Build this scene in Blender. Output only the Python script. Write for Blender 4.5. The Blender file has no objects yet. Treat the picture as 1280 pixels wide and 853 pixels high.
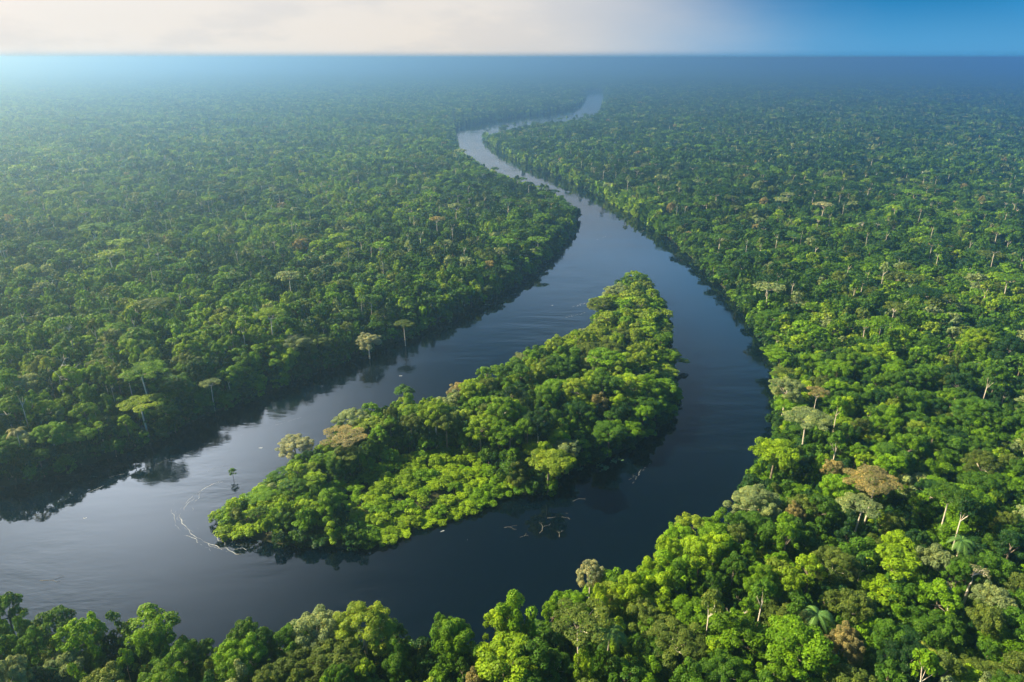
import bpy, math, random
import numpy as np
from mathutils import Vector

R = math.radians
S = bpy.context.scene
C = S.collection
rng = np.random.default_rng(7)
random.seed(7)

# ------------------------------------------------------------------ camera
F_PX, CX, CY = 865.0, 640.0, 426.5
PITCH, CAM_H = 22.3, 150.0
cam_d = bpy.data.cameras.new('camera')
cam = bpy.data.objects.new('camera', cam_d)
C.objects.link(cam)
cam.location = (0, 0, CAM_H)
cam.rotation_euler = (R(90 - PITCH), 0, 0)
cam_d.sensor_width = 36.0
cam_d.lens = F_PX / 1280 * 36.0
cam_d.clip_start, cam_d.clip_end = 1.0, 200000.0
S.camera = cam

# ------------------------------------------------------------------ light
SUN_AZ, SUN_EL = 80.0, 35.0          # degrees left of the view direction, height
sun_dir = Vector((-math.sin(R(SUN_AZ)) * math.cos(R(SUN_EL)),
                  math.cos(R(SUN_AZ)) * math.cos(R(SUN_EL)), math.sin(R(SUN_EL))))
sun_d = bpy.data.lights.new('sun', 'SUN')
sun_d.energy, sun_d.angle, sun_d.color = 5.0, R(0.6), (1.0, 0.84, 0.54)
sun = bpy.data.objects.new('sun', sun_d)
C.objects.link(sun)
sun.rotation_euler = sun_dir.to_track_quat('Z', 'Y').to_euler()

world = bpy.data.worlds.new('World')
S.world = world
world.use_nodes = True
wn, wl = world.node_tree.nodes, world.node_tree.links
wn.clear()


def N(tree, kind, **kw):
    n = tree.nodes.new(kind)
    for k, v in kw.items():
        if k == 'ins':
            for i, x in v.items():
                n.inputs[i].default_value = x
        else:
            setattr(n, k, v)
    return n


def math_node(tree, op, a, b=None, clamp=False):
    n = tree.nodes.new('ShaderNodeMath')
    n.operation, n.use_clamp = op, clamp
    for i, x in enumerate((a, b)):
        if x is None:
            continue
        if isinstance(x, (int, float)):
            n.inputs[i].default_value = x
        else:
            tree.links.new(x, n.inputs[i])
    return n.outputs[0]


def mixc(tree, fac, a, b):
    n = tree.nodes.new('ShaderNodeMix')
    n.data_type = 'RGBA'
    for sock, x in ((n.inputs[0], fac), (n.inputs[6], a), (n.inputs[7], b)):
        if isinstance(x, (int, float)):
            sock.default_value = x
        elif isinstance(x, tuple):
            sock.default_value = (*x, 1) if len(x) == 3 else x
        else:
            tree.links.new(x, sock)
    return n.outputs[2]


def smooth(tree, x, lo, hi):
    n = N(tree, 'ShaderNodeMapRange', interpolation_type='SMOOTHSTEP')
    n.inputs[1].default_value, n.inputs[2].default_value = lo, hi
    tree.links.new(x, n.inputs[0])
    return n.outputs[0]


WT = world.node_tree
sky = N(WT, 'ShaderNodeTexSky', sky_type='NISHITA')
sky.sun_disc = False
sky.sun_elevation, sky.sun_rotation = R(SUN_EL), R(-SUN_AZ)
sky.air_density, sky.dust_density, sky.ozone_density = 1.0, 0.6, 4.0
sky_s = N(WT, 'ShaderNodeVectorMath', operation='SCALE')
sky_s.inputs[3].default_value = 0.5
wl.new(sky.outputs[0], sky_s.inputs[0])
tc = N(WT, 'ShaderNodeTexCoord')
sep = N(WT, 'ShaderNodeSeparateXYZ')
wl.new(tc.outputs['Generated'], sep.inputs[0])
# a bright veil of cloud over the sunward half of the sky, a blue rain front on the other
cn = N(WT, 'ShaderNodeTexNoise', ins={'Scale': 2.2, 'Detail': 6.0, 'Roughness': 0.55})
cmap = N(WT, 'ShaderNodeMapping')
cmap.inputs['Scale'].default_value = (1, 1, 3.5)
wl.new(tc.outputs['Generated'], cmap.inputs[0])
wl.new(cmap.outputs[0], cn.inputs[0])
nz = math_node(WT, 'MULTIPLY', math_node(WT, 'SUBTRACT', cn.outputs[0], 0.5), 0.22)
side = math_node(WT, 'ADD', sep.outputs[0], nz)
left = math_node(WT, 'SUBTRACT', 1.0, smooth(WT, side, -0.12, 0.46))
far_left = math_node(WT, 'SUBTRACT', 1.0, smooth(WT, side, -0.85, 0.15))
el = math_node(WT, 'MAXIMUM', sep.outputs[2], 0.0)
low = math_node(WT, 'SUBTRACT', 1.0, smooth(WT, el, 0.0, 0.12))
cream = mixc(WT, low, (5.0, 4.9, 4.75), (5.3, 4.85, 4.3))
bright = mixc(WT, far_left, cream, (5.8, 5.6, 5.3))
blue_front = mixc(WT, smooth(WT, el, 0.0, 0.09), (0.6, 2.3, 4.2), (0.03, 1.25, 3.0))
lift = N(WT, 'ShaderNodeVectorMath', operation='SCALE')     # cloud brightness added above the visible strip, for silvery water reflections
wl.new(bright, lift.inputs[0])
wl.new(math_node(WT, 'ADD', 1.0, math_node(WT, 'MULTIPLY', smooth(WT, el, 0.068, 0.13), 0.8)), lift.inputs[3])
front = mixc(WT, left, blue_front, lift.outputs[0])
# the last haze of the lower air, right on the skyline
skyline = mixc(WT, left, (0.45, 2.1, 3.9), mixc(WT, far_left, (1.6, 2.4, 3.1), (3.4, 4.4, 4.9)))
front = mixc(WT, smooth(WT, el, -0.002, 0.009), skyline, front)
# higher up the veil thins out to the clear sky
up = math_node(WT, 'SUBTRACT', el, math_node(WT, 'MULTIPLY', math_node(WT, 'SUBTRACT', 1.0, left), 0.25))
thin = math_node(WT, 'SUBTRACT', 1.0, smooth(WT, up, 0.10, 0.42))
puffs = N(WT, 'ShaderNodeTexNoise', ins={'Scale': 5.0, 'Detail': 5.0, 'Roughness': 0.6})
wl.new(cmap.outputs[0], puffs.inputs[0])
pf = smooth(WT, puffs.outputs[0], 0.45, 0.62)
greyed = mixc(WT, math_node(WT, 'MULTIPLY', math_node(WT, 'MULTIPLY', pf, left), 0.24), front, (3.2, 3.5, 3.9))
tot = mixc(WT, thin, sky_s.outputs[0], greyed)
# an unseen blue gap above the rain front, added to colour the water
gap = math_node(WT, 'MULTIPLY', smooth(WT, el, 0.19, 0.27), math_node(WT, 'SUBTRACT', 1.0, smooth(WT, el, 0.25, 0.47)))
gap = math_node(WT, 'MULTIPLY', gap, smooth(WT, side, -0.55, 0.10))
gb = N(WT, 'ShaderNodeVectorMath', operation='SCALE')
gb.inputs[0].default_value = (0.3, 2.9, 6.4)
wide = math_node(WT, 'MULTIPLY', smooth(WT, el, 0.02, 0.10), math_node(WT, 'SUBTRACT', 1.0, smooth(WT, el, 0.30, 0.62)))  # unseen blue sky at right, added to tint the haze and shadows
wide = math_node(WT, 'MULTIPLY', math_node(WT, 'MULTIPLY', wide, smooth(WT, sep.outputs[0], 0.50, 0.85)), 2.0)
wl.new(math_node(WT, 'ADD', gap, wide), gb.inputs[3])
gsum = N(WT, 'ShaderNodeVectorMath', operation='ADD')
wl.new(tot, gsum.inputs[0])
wl.new(gb.outputs[0], gsum.inputs[1])
tot = gsum.outputs[0]
# unseen bright sky patch away from the sun, added to brighten the left water
dt = N(WT, 'ShaderNodeVectorMath', operation='DOT_PRODUCT')
dt.inputs[1].default_value = Vector((-math.sin(R(33)), math.cos(R(33)), math.tan(R(25)))).normalized()
wl.new(tc.outputs['Generated'], dt.inputs[0])
glow = math_node(WT, 'POWER', math_node(WT, 'MAXIMUM', dt.outputs['Value'], 0.0), 44.0)
gm = N(WT, 'ShaderNodeVectorMath', operation='SCALE')
gm.inputs[0].default_value = (52, 57, 64)
wl.new(math_node(WT, 'MULTIPLY', glow, smooth(WT, el, 0.03, 0.25)), gm.inputs[3])
ga = N(WT, 'ShaderNodeVectorMath', operation='ADD')
wl.new(tot, ga.inputs[0])
wl.new(gm.outputs[0], ga.inputs[1])
tot = ga.outputs[0]
# unseen warm sky patch, added to redden the haze on the left
dw = N(WT, 'ShaderNodeVectorMath', operation='DOT_PRODUCT')
dw.inputs[1].default_value = Vector((-math.sin(R(60)), math.cos(R(60)), math.tan(R(11)))).normalized()
wl.new(tc.outputs['Generated'], dw.inputs[0])
wm_ = N(WT, 'ShaderNodeVectorMath', operation='SCALE')
wm_.inputs[0].default_value = (260, 90, 0)
wl.new(math_node(WT, 'POWER', math_node(WT, 'MAXIMUM', dw.outputs['Value'], 0.0), 60.0), wm_.inputs[3])
wa = N(WT, 'ShaderNodeVectorMath', operation='ADD')
wl.new(tot, wa.inputs[0])
wl.new(wm_.outputs[0], wa.inputs[1])
tot = wa.outputs[0]
bg = N(WT, 'ShaderNodeBackground')
bg.inputs[1].default_value = 0.0445
wl.new(tot, bg.inputs[0])
wo = N(WT, 'ShaderNodeOutputWorld')
wl.new(bg.outputs[0], wo.inputs[0])

S.view_settings.view_transform = 'Standard'
S.view_settings.look = 'None'
S.view_settings.gamma = 1.0
S.view_settings.exposure = 1.85
S.view_settings.use_curve_mapping = False
S.render.engine = 'CYCLES'
cy = S.cycles
cy.max_bounces, cy.diffuse_bounces, cy.glossy_bounces = 6, 2, 2
cy.transmission_bounces, cy.volume_bounces, cy.transparent_max_bounces = 3, 1, 4
cy.use_denoising = True
cy.caustics_reflective = cy.caustics_refractive = False
cy.sample_clamp_indirect = 4.0

# ------------------------------------------------------------------ helpers
cp, sp = math.cos(R(PITCH)), math.sin(R(PITCH))


def unproject(px, py, z=0.0):
    """the point at height z that the photograph shows at pixel px, py"""
    x, y = (px - CX) / F_PX, (CY - py) / F_PX
    d = (x, y * sp + cp, y * cp - sp)
    t = (z - CAM_H) / d[2]
    return np.array((d[0] * t, d[1] * t, z))


def project(p):
    p = np.asarray(p, float)
    q = p - np.array((0, 0, CAM_H))
    fw = q[..., 1] * cp - q[..., 2] * sp
    up = q[..., 1] * sp + q[..., 2] * cp
    return CX + F_PX * q[..., 0] / fw, CY - F_PX * up / fw, fw


def tag(o, label=None, cat=None, group=None, kind=None):
    for k, v in (('label', label), ('category', cat), ('group', group), ('kind', kind)):
        if v:
            o[k] = v
    return o


def mesh_from(name, verts, faces, mats=(), mat_idx=None, smooth_shade=False):
    me = bpy.data.meshes.new(name)
    me.from_pydata([tuple(v) for v in verts], [], [tuple(int(i) for i in f) for f in faces])
    for m in mats:
        me.materials.append(m)
    if mat_idx is not None:
        me.polygons.foreach_set('material_index', np.asarray(mat_idx, np.int32))
    if smooth_shade:
        me.polygons.foreach_set('use_smooth', np.ones(len(me.polygons), bool))
    me.update()
    return me


def obj(name, me, parent=None):
    o = bpy.data.objects.new(name, me)
    C.objects.link(o)
    if parent:
        o.parent = parent
    return o


# ------------------------------------------------------------------ materials
def new_mat(name):
    m = bpy.data.materials.new(name)
    m.use_nodes = True
    t = m.node_tree
    t.nodes.clear()
    out = t.nodes.new('ShaderNodeOutputMaterial')
    return m, t, out


def foliage_mat(name):
    m, t, out = new_mat(name)
    at = N(t, 'ShaderNodeAttribute', attribute_type='INSTANCER', attribute_name='tint')
    lv = N(t, 'ShaderNodeAttribute', attribute_type='GEOMETRY', attribute_name='leaf_var')
    k = math_node(t, 'ADD', math_node(t, 'MULTIPLY', lv.outputs['Fac'], 0.9), 0.55)
    sc = N(t, 'ShaderNodeVectorMath', operation='SCALE')
    t.links.new(at.outputs['Vector'], sc.inputs[0])
    t.links.new(k, sc.inputs[3])
    # young leaves are yellower
    yel = N(t, 'ShaderNodeVectorMath', operation='MULTIPLY')
    yel.inputs[1].default_value = (1.3, 1.1, 0.8)
    t.links.new(sc.outputs[0], yel.inputs[0])
    young = smooth(t, lv.outputs['Fac'], 0.45, 0.95)
    col = mixc(t, young, sc.outputs[0], yel.outputs[0])
    pr = N(t, 'ShaderNodeBsdfPrincipled', ins={'Roughness': 0.5, 'Specular IOR Level': 0.14})
    t.links.new(col, pr.inputs['Base Color'])
    tr = N(t, 'ShaderNodeBsdfTranslucent')
    tcol = N(t, 'ShaderNodeVectorMath', operation='MULTIPLY')
    tcol.inputs[1].default_value = (1.5, 1.35, 0.55)
    t.links.new(col, tcol.inputs[0])
    t.links.new(tcol.outputs[0], tr.inputs[0])
    mx = N(t, 'ShaderNodeMixShader')
    mx.inputs[0].default_value = 0.32
    t.links.new(pr.outputs[0], mx.inputs[1])
    t.links.new(tr.outputs[0], mx.inputs[2])
    t.links.new(mx.outputs[0], out.inputs[0])
    return m


def noise_mat(name, c1, c2, scale, rough=0.9, spec=0.2, detail=5.0, stretch=(1, 1, 1)):
    m, t, out = new_mat(name)
    co = N(t, 'ShaderNodeTexCoord')
    mp = N(t, 'ShaderNodeMapping')
    mp.inputs['Scale'].default_value = stretch
    t.links.new(co.outputs['Object'], mp.inputs[0])
    nz = N(t, 'ShaderNodeTexNoise', ins={'Scale': scale, 'Detail': detail, 'Roughness': 0.6})
    t.links.new(mp.outputs[0], nz.inputs[0])
    col = mixc(t, smooth(t, nz.outputs[0], 0.35, 0.65), c1, c2)
    pr = N(t, 'ShaderNodeBsdfPrincipled', ins={'Roughness': rough, 'Specular IOR Level': spec})
    t.links.new(col, pr.inputs['Base Color'])
    t.links.new(pr.outputs[0], out.inputs[0])
    return m


M_LEAF = foliage_mat('leaves')
M_BARK = noise_mat('bark', (0.10, 0.08, 0.06), (0.22, 0.19, 0.15), 1.2, stretch=(3, 3, 0.6))
M_PALE = noise_mat('pale_bark', (0.42, 0.38, 0.31), (0.62, 0.57, 0.48), 0.9, stretch=(3, 3, 0.5))
M_WOOD = noise_mat('grey_driftwood', (0.12, 0.12, 0.115), (0.27, 0.27, 0.26), 2.0)
M_SOIL = noise_mat('forest_soil', (0.020, 0.022, 0.010), (0.035, 0.040, 0.016), 0.15)
M_FOAM = noise_mat('foam', (0.10, 0.125, 0.15), (0.33, 0.36, 0.39), 2.0, rough=0.7)
M_PAD = noise_mat('floating_leaf', (0.05, 0.12, 0.05), (0.10, 0.19, 0.09), 0.8, rough=0.5, spec=0.4)


def water_mat():
    m, t, out = new_mat('river_water')
    co = N(t, 'ShaderNodeTexCoord')
    pr = N(t, 'ShaderNodeBsdfPrincipled', ins={'Base Color': (0.0005, 0.003, 0.007, 1), 'Roughness': 0.10,
                                               'IOR': 1.34, 'Specular IOR Level': 0.62})
    mp = N(t, 'ShaderNodeMapping')
    mp.inputs['Rotation'].default_value = (0, 0, R(-35))
    mp.inputs['Scale'].default_value = (0.35, 1.0, 1)
    t.links.new(co.outputs['Object'], mp.inputs[0])
    small = N(t, 'ShaderNodeTexNoise', ins={'Scale': 0.9, 'Detail': 3.0, 'Roughness': 0.55})
    big = N(t, 'ShaderNodeTexNoise', ins={'Scale': 0.045, 'Detail': 4.0, 'Roughness': 0.6, 'Distortion': 0.2})
    t.links.new(mp.outputs[0], small.inputs[0])
    t.links.new(mp.outputs[0], big.inputs[0])
    patch = N(t, 'ShaderNodeTexNoise', ins={'Scale': 0.012, 'Detail': 3.0, 'Roughness': 0.5, 'Distortion': 0.8})
    t.links.new(co.outputs['Object'], patch.inputs[0])
    calm = smooth(t, patch.outputs[0], 0.42, 0.62)
    b1 = N(t, 'ShaderNodeBump', ins={'Distance': 0.10})
    t.links.new(math_node(t, 'ADD', math_node(t, 'MULTIPLY', calm, 0.30), 0.035), b1.inputs['Strength'])
    t.links.new(small.outputs[0], b1.inputs['Height'])
    b2 = N(t, 'ShaderNodeBump', ins={'Distance': 1.0, 'Strength': 0.30})
    t.links.new(big.outputs[0], b2.inputs['Height'])
    t.links.new(math_node(t, 'ADD', math_node(t, 'MULTIPLY', calm, 0.34), 0.06), b2.inputs['Strength'])
    t.links.new(b1.outputs[0], b2.inputs['Normal'])
    t.links.new(b2.outputs[0], pr.inputs['Normal'])
    ro = math_node(t, 'ADD', math_node(t, 'MULTIPLY', calm, 0.04), 0.025)
    t.links.new(ro, pr.inputs['Roughness'])
    t.links.new(pr.outputs[0], out.inputs[0])
    return m


M_WATER = water_mat()

# ------------------------------------------------------------------ river outline (pixel, pixel, height of what is seen there)
T, W = 20, 27
OUTER = [(-900, 720, 0), (-300, 660, 0), (0, 613, 0), (60, 599, 0), (130, 578, 0), (200, 552, 0), (260, 522, 0), (320, 497, 0),
         (370, 478, 0), (420, 458, 0), (460, 441, 0), (510, 424, 0), (560, 401, 0), (610, 378, 0), (650, 352, 0),
         (690, 320, 0), (712, 292, 0), (722, 272, 0), (724, 256, 10), (716, 241, W), (698, 228, W), (676, 220, W),
         (655, 213, W), (640, 208, W), (622, 202, W), (604, 194, W), (586, 184, W), (573, 174, W), (567, 164, 0),
         (576, 158.5, 0), (602, 153, 0), (650, 145.5, 0), (700, 139.5, 0), (722, 133, 0), (731, 124, 0), (735, 115, 0),
         (753, 113.5, 0), (755, 119, W), (750, 132, W), (740, 138, W), (712, 144.5, W), (680, 149, W), (640, 154, W),
         (612, 159.5, W), (604, 165, 8), (607, 173, 0), (618, 184, 0), (645, 199, 0), (680, 214, 0), (720, 229, 0), (760, 250, 0),
         (800, 274, 0), (840, 303, 0), (870, 331, 0), (900, 360, 0), (925, 388, 0), (948, 418, 0), (960, 445, 0),
         (966, 470, 0), (968, 497, 8), (966, 522, 14), (944, 558, 18), (934, 586, T), (910, 614, T), (878, 636, T),
         (824, 656, T), (774, 678, T), (734, 700, T), (690, 724, T), (650, 734, T), (610, 750, T), (540, 748, T), (500, 750, T),
         (440, 748, T), (400, 752, T), (350, 760, T), (300, 762, T), (220, 758, T), (150, 764, T), (100, 758, T), (40, 746, T),
         (0, 740, T), (-300, 728, T), (-900, 780, T)]
ISLAND = [(264, 655, 0), (285, 668, 0), (330, 684, 0), (380, 688, 0), (440, 688, 0), (485, 679, 0), (520, 667, 0), (560, 654, 0),
          (600, 638, 0), (640, 626, 0), (685, 617, 0), (703, 602, 0), (725, 588, 0), (770, 572, 0), (800, 558, 0), (822, 540, 0),
          (840, 515, 4), (846, 482, 10), (846, 450, 13), (843, 418, 15), (838, 382, 16), (827, 350, 17), (805, 335, 17),
          (776, 337, 17), (752, 360, 17), (737, 387, 17), (702, 408, 17), (648, 433, 17), (598, 453, 17), (545, 478, 17),
          (500, 488, 15), (430, 506, 16), (380, 533, 16), (347, 560, 15), (312, 581, 13), (288, 607, 9), (269, 637, 4)]


def smooth_loop(pts, n=5):
    P = np.array([unproject(*p)[:2] for p in pts])
    out = []
    m = len(P)
    for i in range(m):
        a, b, c, d = P[i - 1], P[i], P[(i + 1) % m], P[(i + 2) % m]
        for k in range(n):
            t = k / n
            out.append(0.5 * (2 * b + (c - a) * t + (2 * a - 5 * b + 4 * c - d) * t * t + (3 * b - a - 3 * c + d) * t ** 3))
    return np.array(out)


OUT_P, ISL_P = smooth_loop(OUTER), smooth_loop(ISLAND)


def inside(poly, q):
    x, y = q[:, 0], q[:, 1]
    r = np.zeros(len(q), bool)
    x0, y0 = poly[:, 0], poly[:, 1]
    x1, y1 = np.roll(x0, -1), np.roll(y0, -1)
    for a, b, c, d in zip(x0, y0, x1, y1):
        if b == d:
            continue
        k = ((b > y) != (d > y))
        r ^= k & (x < (c - a) * (y - b) / (d - b) + a)
    return r


def seg_dist(poly, q):
    best = np.full(len(q), 1e18)
    nxt = np.roll(poly, -1, 0)
    for a, b in zip(poly, nxt):
        ab = b - a
        L = max(ab @ ab, 1e-9)
        t = np.clip(((q - a) @ ab) / L, 0, 1)
        d = q - a - t[:, None] * ab
        best = np.minimum(best, (d * d).sum(1))
    return np.sqrt(best)


def land_dist(q):
    """metres to the waterline: positive on land, negative on the river"""
    q = np.asarray(q, float)
    d = np.minimum(seg_dist(OUT_P, q), seg_dist(ISL_P, q))
    water = inside(OUT_P, q) & ~inside(ISL_P, q)
    return np.where(water, -d, d)


# the far bend of the river that glints close to the horizon
FAR_A, FAR_B = unproject(566, 76.2)[:2], unproject(626, 83.5)[:2]


def far_dist(q):
    ab = FAR_B - FAR_A
    t = np.clip(((q - FAR_A) @ ab) / (ab @ ab), 0, 1)
    return np.sqrt(((q - FAR_A - t[:, None] * ab) ** 2).sum(1))


def wave(q, s, ph=0.0):
    x, y = q[:, 0] / s + ph, q[:, 1] / s - ph
    return (np.sin(x * 1.3 + 1.7 * np.sin(y * 0.9 + ph)) + np.sin(y * 1.7 + 1.3 * np.sin(x * 1.1)) + np.sin((x + y) * 2.3)) / 3


def ground_z(q, d=None):
    d = land_dist(q) if d is None else d
    return np.where(d < 0, np.maximum(-2.6, d * 0.25 - 0.25), np.minimum(1.6, d * 0.12 - 0.25))


# ------------------------------------------------------------------ ground and water
def spaced(stops):
    out = []
    for a, b, s in stops:
        out += list(np.arange(a, b, s))
    return np.array(out)


ys = np.concatenate([[-250, -100, 0], spaced([(40, 700, 5), (700, 1400, 12), (1400, 3600, 30), (3600, 8000, 400), (8000, 44001, 4000)])])
xp = np.concatenate([spaced([(0, 460, 5), (460, 900, 20), (900, 3000, 150), (3000, 40001, 3700)])])
xs = np.concatenate([-xp[:0:-1], xp])
GX, GY = np.meshgrid(xs, ys)
Q = np.stack([GX.ravel(), GY.ravel()], 1)
GZ = ground_z(Q)
GZ = np.where(far_dist(Q) < 10, -2, GZ)
nx, ny = len(xs), len(ys)
idx = np.arange(nx * ny).reshape(ny, nx)
fc = np.stack([idx[:-1, :-1], idx[:-1, 1:], idx[1:, 1:], idx[1:, :-1]], -1).reshape(-1, 4)
me = mesh_from('ground', np.column_stack([Q, GZ]), fc, [M_SOIL], smooth_shade=True)
tag(obj('ground', me), kind='structure')

# water sheet: a grid clipped to a band a little wider than the river, the banks rise through it
wm = (land_dist(Q) < 14).reshape(ny, nx)
keep = wm[:-1, :-1] | wm[:-1, 1:] | wm[1:, 1:] | wm[1:, :-1]
wf = fc[keep.ravel()]
use = np.unique(wf)
remap = -np.ones(nx * ny, int)
remap[use] = np.arange(len(use))
me = mesh_from('river', np.column_stack([Q[use], np.zeros(len(use))]), remap[wf], [M_WATER], smooth_shade=True)
tag(obj('river', me), kind='structure')
fd = (FAR_B - FAR_A) / np.linalg.norm(FAR_B - FAR_A)
fnorm = np.array((-fd[1], fd[0]))
k = np.linspace(0, 1, 12)
pts = []
for sgn in (-1, 1):
    for q in k:
        w = 120 + 330 * math.sin(math.pi * min(1, q * 1.1)) ** 0.5 if q < 0.9 else 150
        pts.append((*(FAR_A + (FAR_B - FAR_A) * q + fnorm * w * sgn), 2.5))
me = mesh_from('far_river_bend', pts, [(i, i + 1, 13 + i, 12 + i) for i in range(11)], [M_WATER])
tag(obj('far_river_bend', me), kind='structure')


# ------------------------------------------------------------------ tree builders
class Geo:
    def __init__(self):
        self.v, self.f, self.m, self.a, self.n = [], [], [], [], 0

    def add(self, v, f, mat, var):
        v = np.asarray(v, float)
        self.v.append(v)
        self.f += [tuple(int(i) + self.n for i in q) for q in f]
        self.m += [mat] * len(f)
        self.a.append(np.full(len(v), var) if np.isscalar(var) else np.asarray(var))
        self.n += len(v)

    def mesh(self, name, mats):
        me = mesh_from(name, np.concatenate(self.v), self.f, mats, self.m)
        at = me.attributes.new('leaf_var', 'FLOAT', 'POINT')
        at.data.foreach_set('value', np.concatenate(self.a).astype(np.float32))
        return me


def tube(g, pts, radii, mat, sides=6):
    pts = [Vector(p) for p in pts]
    vs, fs = [], []
    for i, p in enumerate(pts):
        d = (pts[min(i + 1, len(pts) - 1)] - pts[max(i - 1, 0)]).normalized()
        a = d.orthogonal().normalized()
        b = d.cross(a)
        for s in range(sides):
            t = 2 * math.pi * s / sides
            vs.append(p + (a * math.cos(t) + b * math.sin(t)) * radii[i])
    for i in range(len(pts) - 1):
        for s in range(sides):
            s2 = (s + 1) % sides
            fs.append((i * sides + s, i * sides + s2, (i + 1) * sides + s2, (i + 1) * sides + s))
    fs.append(tuple(range((len(pts) - 1) * sides, len(pts) * sides)))
    g.add([tuple(v) for v in vs], fs, mat, 0.5)


def leaf_cloud(g, r, tufts, leaf, cover, mat=0):
    """leaf-sized faces scattered over every tuft of a crown"""
    cs = np.array([t[0] for t in tufts])
    rs = np.array([t[1] for t in tufts])
    P, NN, V = [], [], []
    for i in range(len(tufts)):
        c, q = cs[i], rs[i]
        area = 4 * math.pi * (q[0] * q[1] * q[2]) ** (2 / 3) * 0.8
        n = max(4, int(cover * area / (leaf * leaf * 0.75)))
        d = r.normal(size=(n, 3))
        d[:, 2] += 0.35
        d /= np.linalg.norm(d, axis=1)[:, None]
        d = d[d[:, 2] > -0.6]
        p = c + d * q * (0.78 + 0.3 * r.random((len(d), 1)))
        ok = np.ones(len(p), bool)
        for j in range(len(tufts)):
            if j != i:
                ok &= (((p - cs[j]) / rs[j]) ** 2).sum(1) > 0.6
        d, p = d[ok], p[ok]
        nn = d / q
        nn /= np.linalg.norm(nn, axis=1)[:, None]
        P.append(p)
        NN.append(nn)
        tv = r.random()
        V.append(np.clip(0.55 * tv + 0.45 * r.random(len(p)), 0, 1))
    P, NN, V = np.concatenate(P), np.concatenate(NN), np.concatenate(V)
    n = len(P)
    nn = NN + r.normal(size=(n, 3)) * 0.42 + np.array((0, 0, 0.25))
    nn /= np.linalg.norm(nn, axis=1)[:, None]
    a = np.cross(nn, r.normal(size=(n, 3)))
    a /= np.linalg.norm(a, axis=1)[:, None]
    b = np.cross(nn, a)
    s = leaf * (0.65 + 0.7 * r.random((n, 1)))
    a, b = a * s * 0.78, b * s * 0.46
    q = np.stack([P - a, P - 0.1 * a + b, P + a - nn * s * 0.15, P - 0.1 * a - b], 1).reshape(-1, 3)
    g.add(q, np.arange(4 * n).reshape(-1, 4), mat, np.repeat(V, 4))


def tufts_dome(r, Rad, H, ztop, n, small=(0.15, 0.30), low=0.35):
    out = []
    for i in range(n):
        u = (i + 0.5) / n
        rr = Rad * math.sqrt(u) * 0.88 * (0.85 + 0.3 * r.random())
        th = i * 2.39996 + r.random() * 0.8
        z = ztop - H + H * math.sqrt(max(0.0, 1 - (min(rr, Rad * 0.97) / Rad) ** 2)) - Rad * 0.2 + r.normal() * H * 0.13
        s = Rad * (small[0] + (small[1] - small[0]) * r.random())
        out.append(((rr * math.cos(th), rr * math.sin(th), z), (s, s * (0.8 + 0.4 * r.random()), s * (0.65 + 0.2 * r.random()))))
    for i in range(int(n * low)):
        th, rr = r.random() * 6.28, Rad * (0.45 + 0.45 * r.random())
        s = Rad * (0.16 + 0.12 * r.random())
        out.append(((rr * math.cos(th), rr * math.sin(th), ztop - H * (0.9 + 0.6 * r.random())), (s, s, s * 0.8)))
    return out


def tufts_draped(r, Rad, H, ztop, lobes):
    out = []
    for k in range(lobes):
        th = 6.28 * k / lobes + r.random() * 0.9
        rr = Rad * (0.0 if k == 0 else 0.45 + 0.3 * r.random())
        top = ztop - (0 if k == 0 else H * (0.1 + 0.35 * r.random()))
        x, y = rr * math.cos(th), rr * math.sin(th)
        s0 = Rad * (0.26 + 0.16 * r.random())
        z = top - s0 * 0.8
        while z > ztop - H * 1.25:
            s = s0 * (0.65 + 0.5 * r.random())
            out.append(((x + r.normal() * s * 0.5, y + r.normal() * s * 0.5, z), (s, s, s * (0.7 + 0.3 * r.random()))))
            z -= s * (0.8 + 0.4 * r.random())
            x, y = x * 1.05 + r.normal() * 0.15, y * 1.05 + r.normal() * 0.15
    return out


def tufts_umbrella(r, Rad, ztop, n, gap=0.0):
    out = []
    for i in range(n):
        u = (i + 0.5) / n
        rr = Rad * math.sqrt(u) * 0.9
        th = i * 2.39996 + r.random() * 0.6
        if r.random() < gap:
            continue
        s = Rad * (0.16 + 0.12 * r.random())
        z = ztop - Rad * 0.16 - 0.22 * Rad * (rr / Rad) ** 2 + r.normal() * Rad * 0.035
        out.append(((rr * math.cos(th), rr * math.sin(th), z), (s, s, s * 0.42)))
    return out


def limbs(g, r, tufts, h_base, lean, rad, mat, n, sides=6, z0=0.0):
    """trunk from the ground to the crown and limbs out to some of the tufts"""
    zt = max(t[0][2] for t in tufts)
    top = (lean[0], lean[1], h_base)
    mid = (lean[0] * 0.35 + r.normal() * 0.15, lean[1] * 0.35 + r.normal() * 0.15, h_base * 0.5)
    tube(g, [(0, 0, z0 - 1.2), (0, 0, z0 + 0.6), mid, top], [rad * 1.9, rad * 1.35, rad, rad * 0.75], mat, sides + 2)
    order = sorted(tufts, key=lambda t: -t[0][0] ** 2 - t[0][1] ** 2)
    pick = order[::max(1, len(order) // n)][:n] if n else []
    for c, q in pick:
        e = Vector(c) - Vector((0, 0, q[2] * 0.3))
        b = Vector(top)
        e = b.lerp(e, 0.86)
        m = b.lerp(e, 0.5) + Vector((r.normal() * 0.3, r.normal() * 0.3, -abs(r.normal()) * 0.3 + (e.z - b.z) * 0.12))
        tube(g, [b - Vector((0, 0, 0.4)), m, e], [rad * 0.5, rad * 0.32, rad * 0.12], mat, 5)


# every kind of tree: the tufts of its crown and its trunk, at three levels of leaf size
KINDS = {}
LEAF = {0: (0.37, 1.35), 1: (0.85, 1.1), 2: (1.9, 0.85)}


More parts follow.
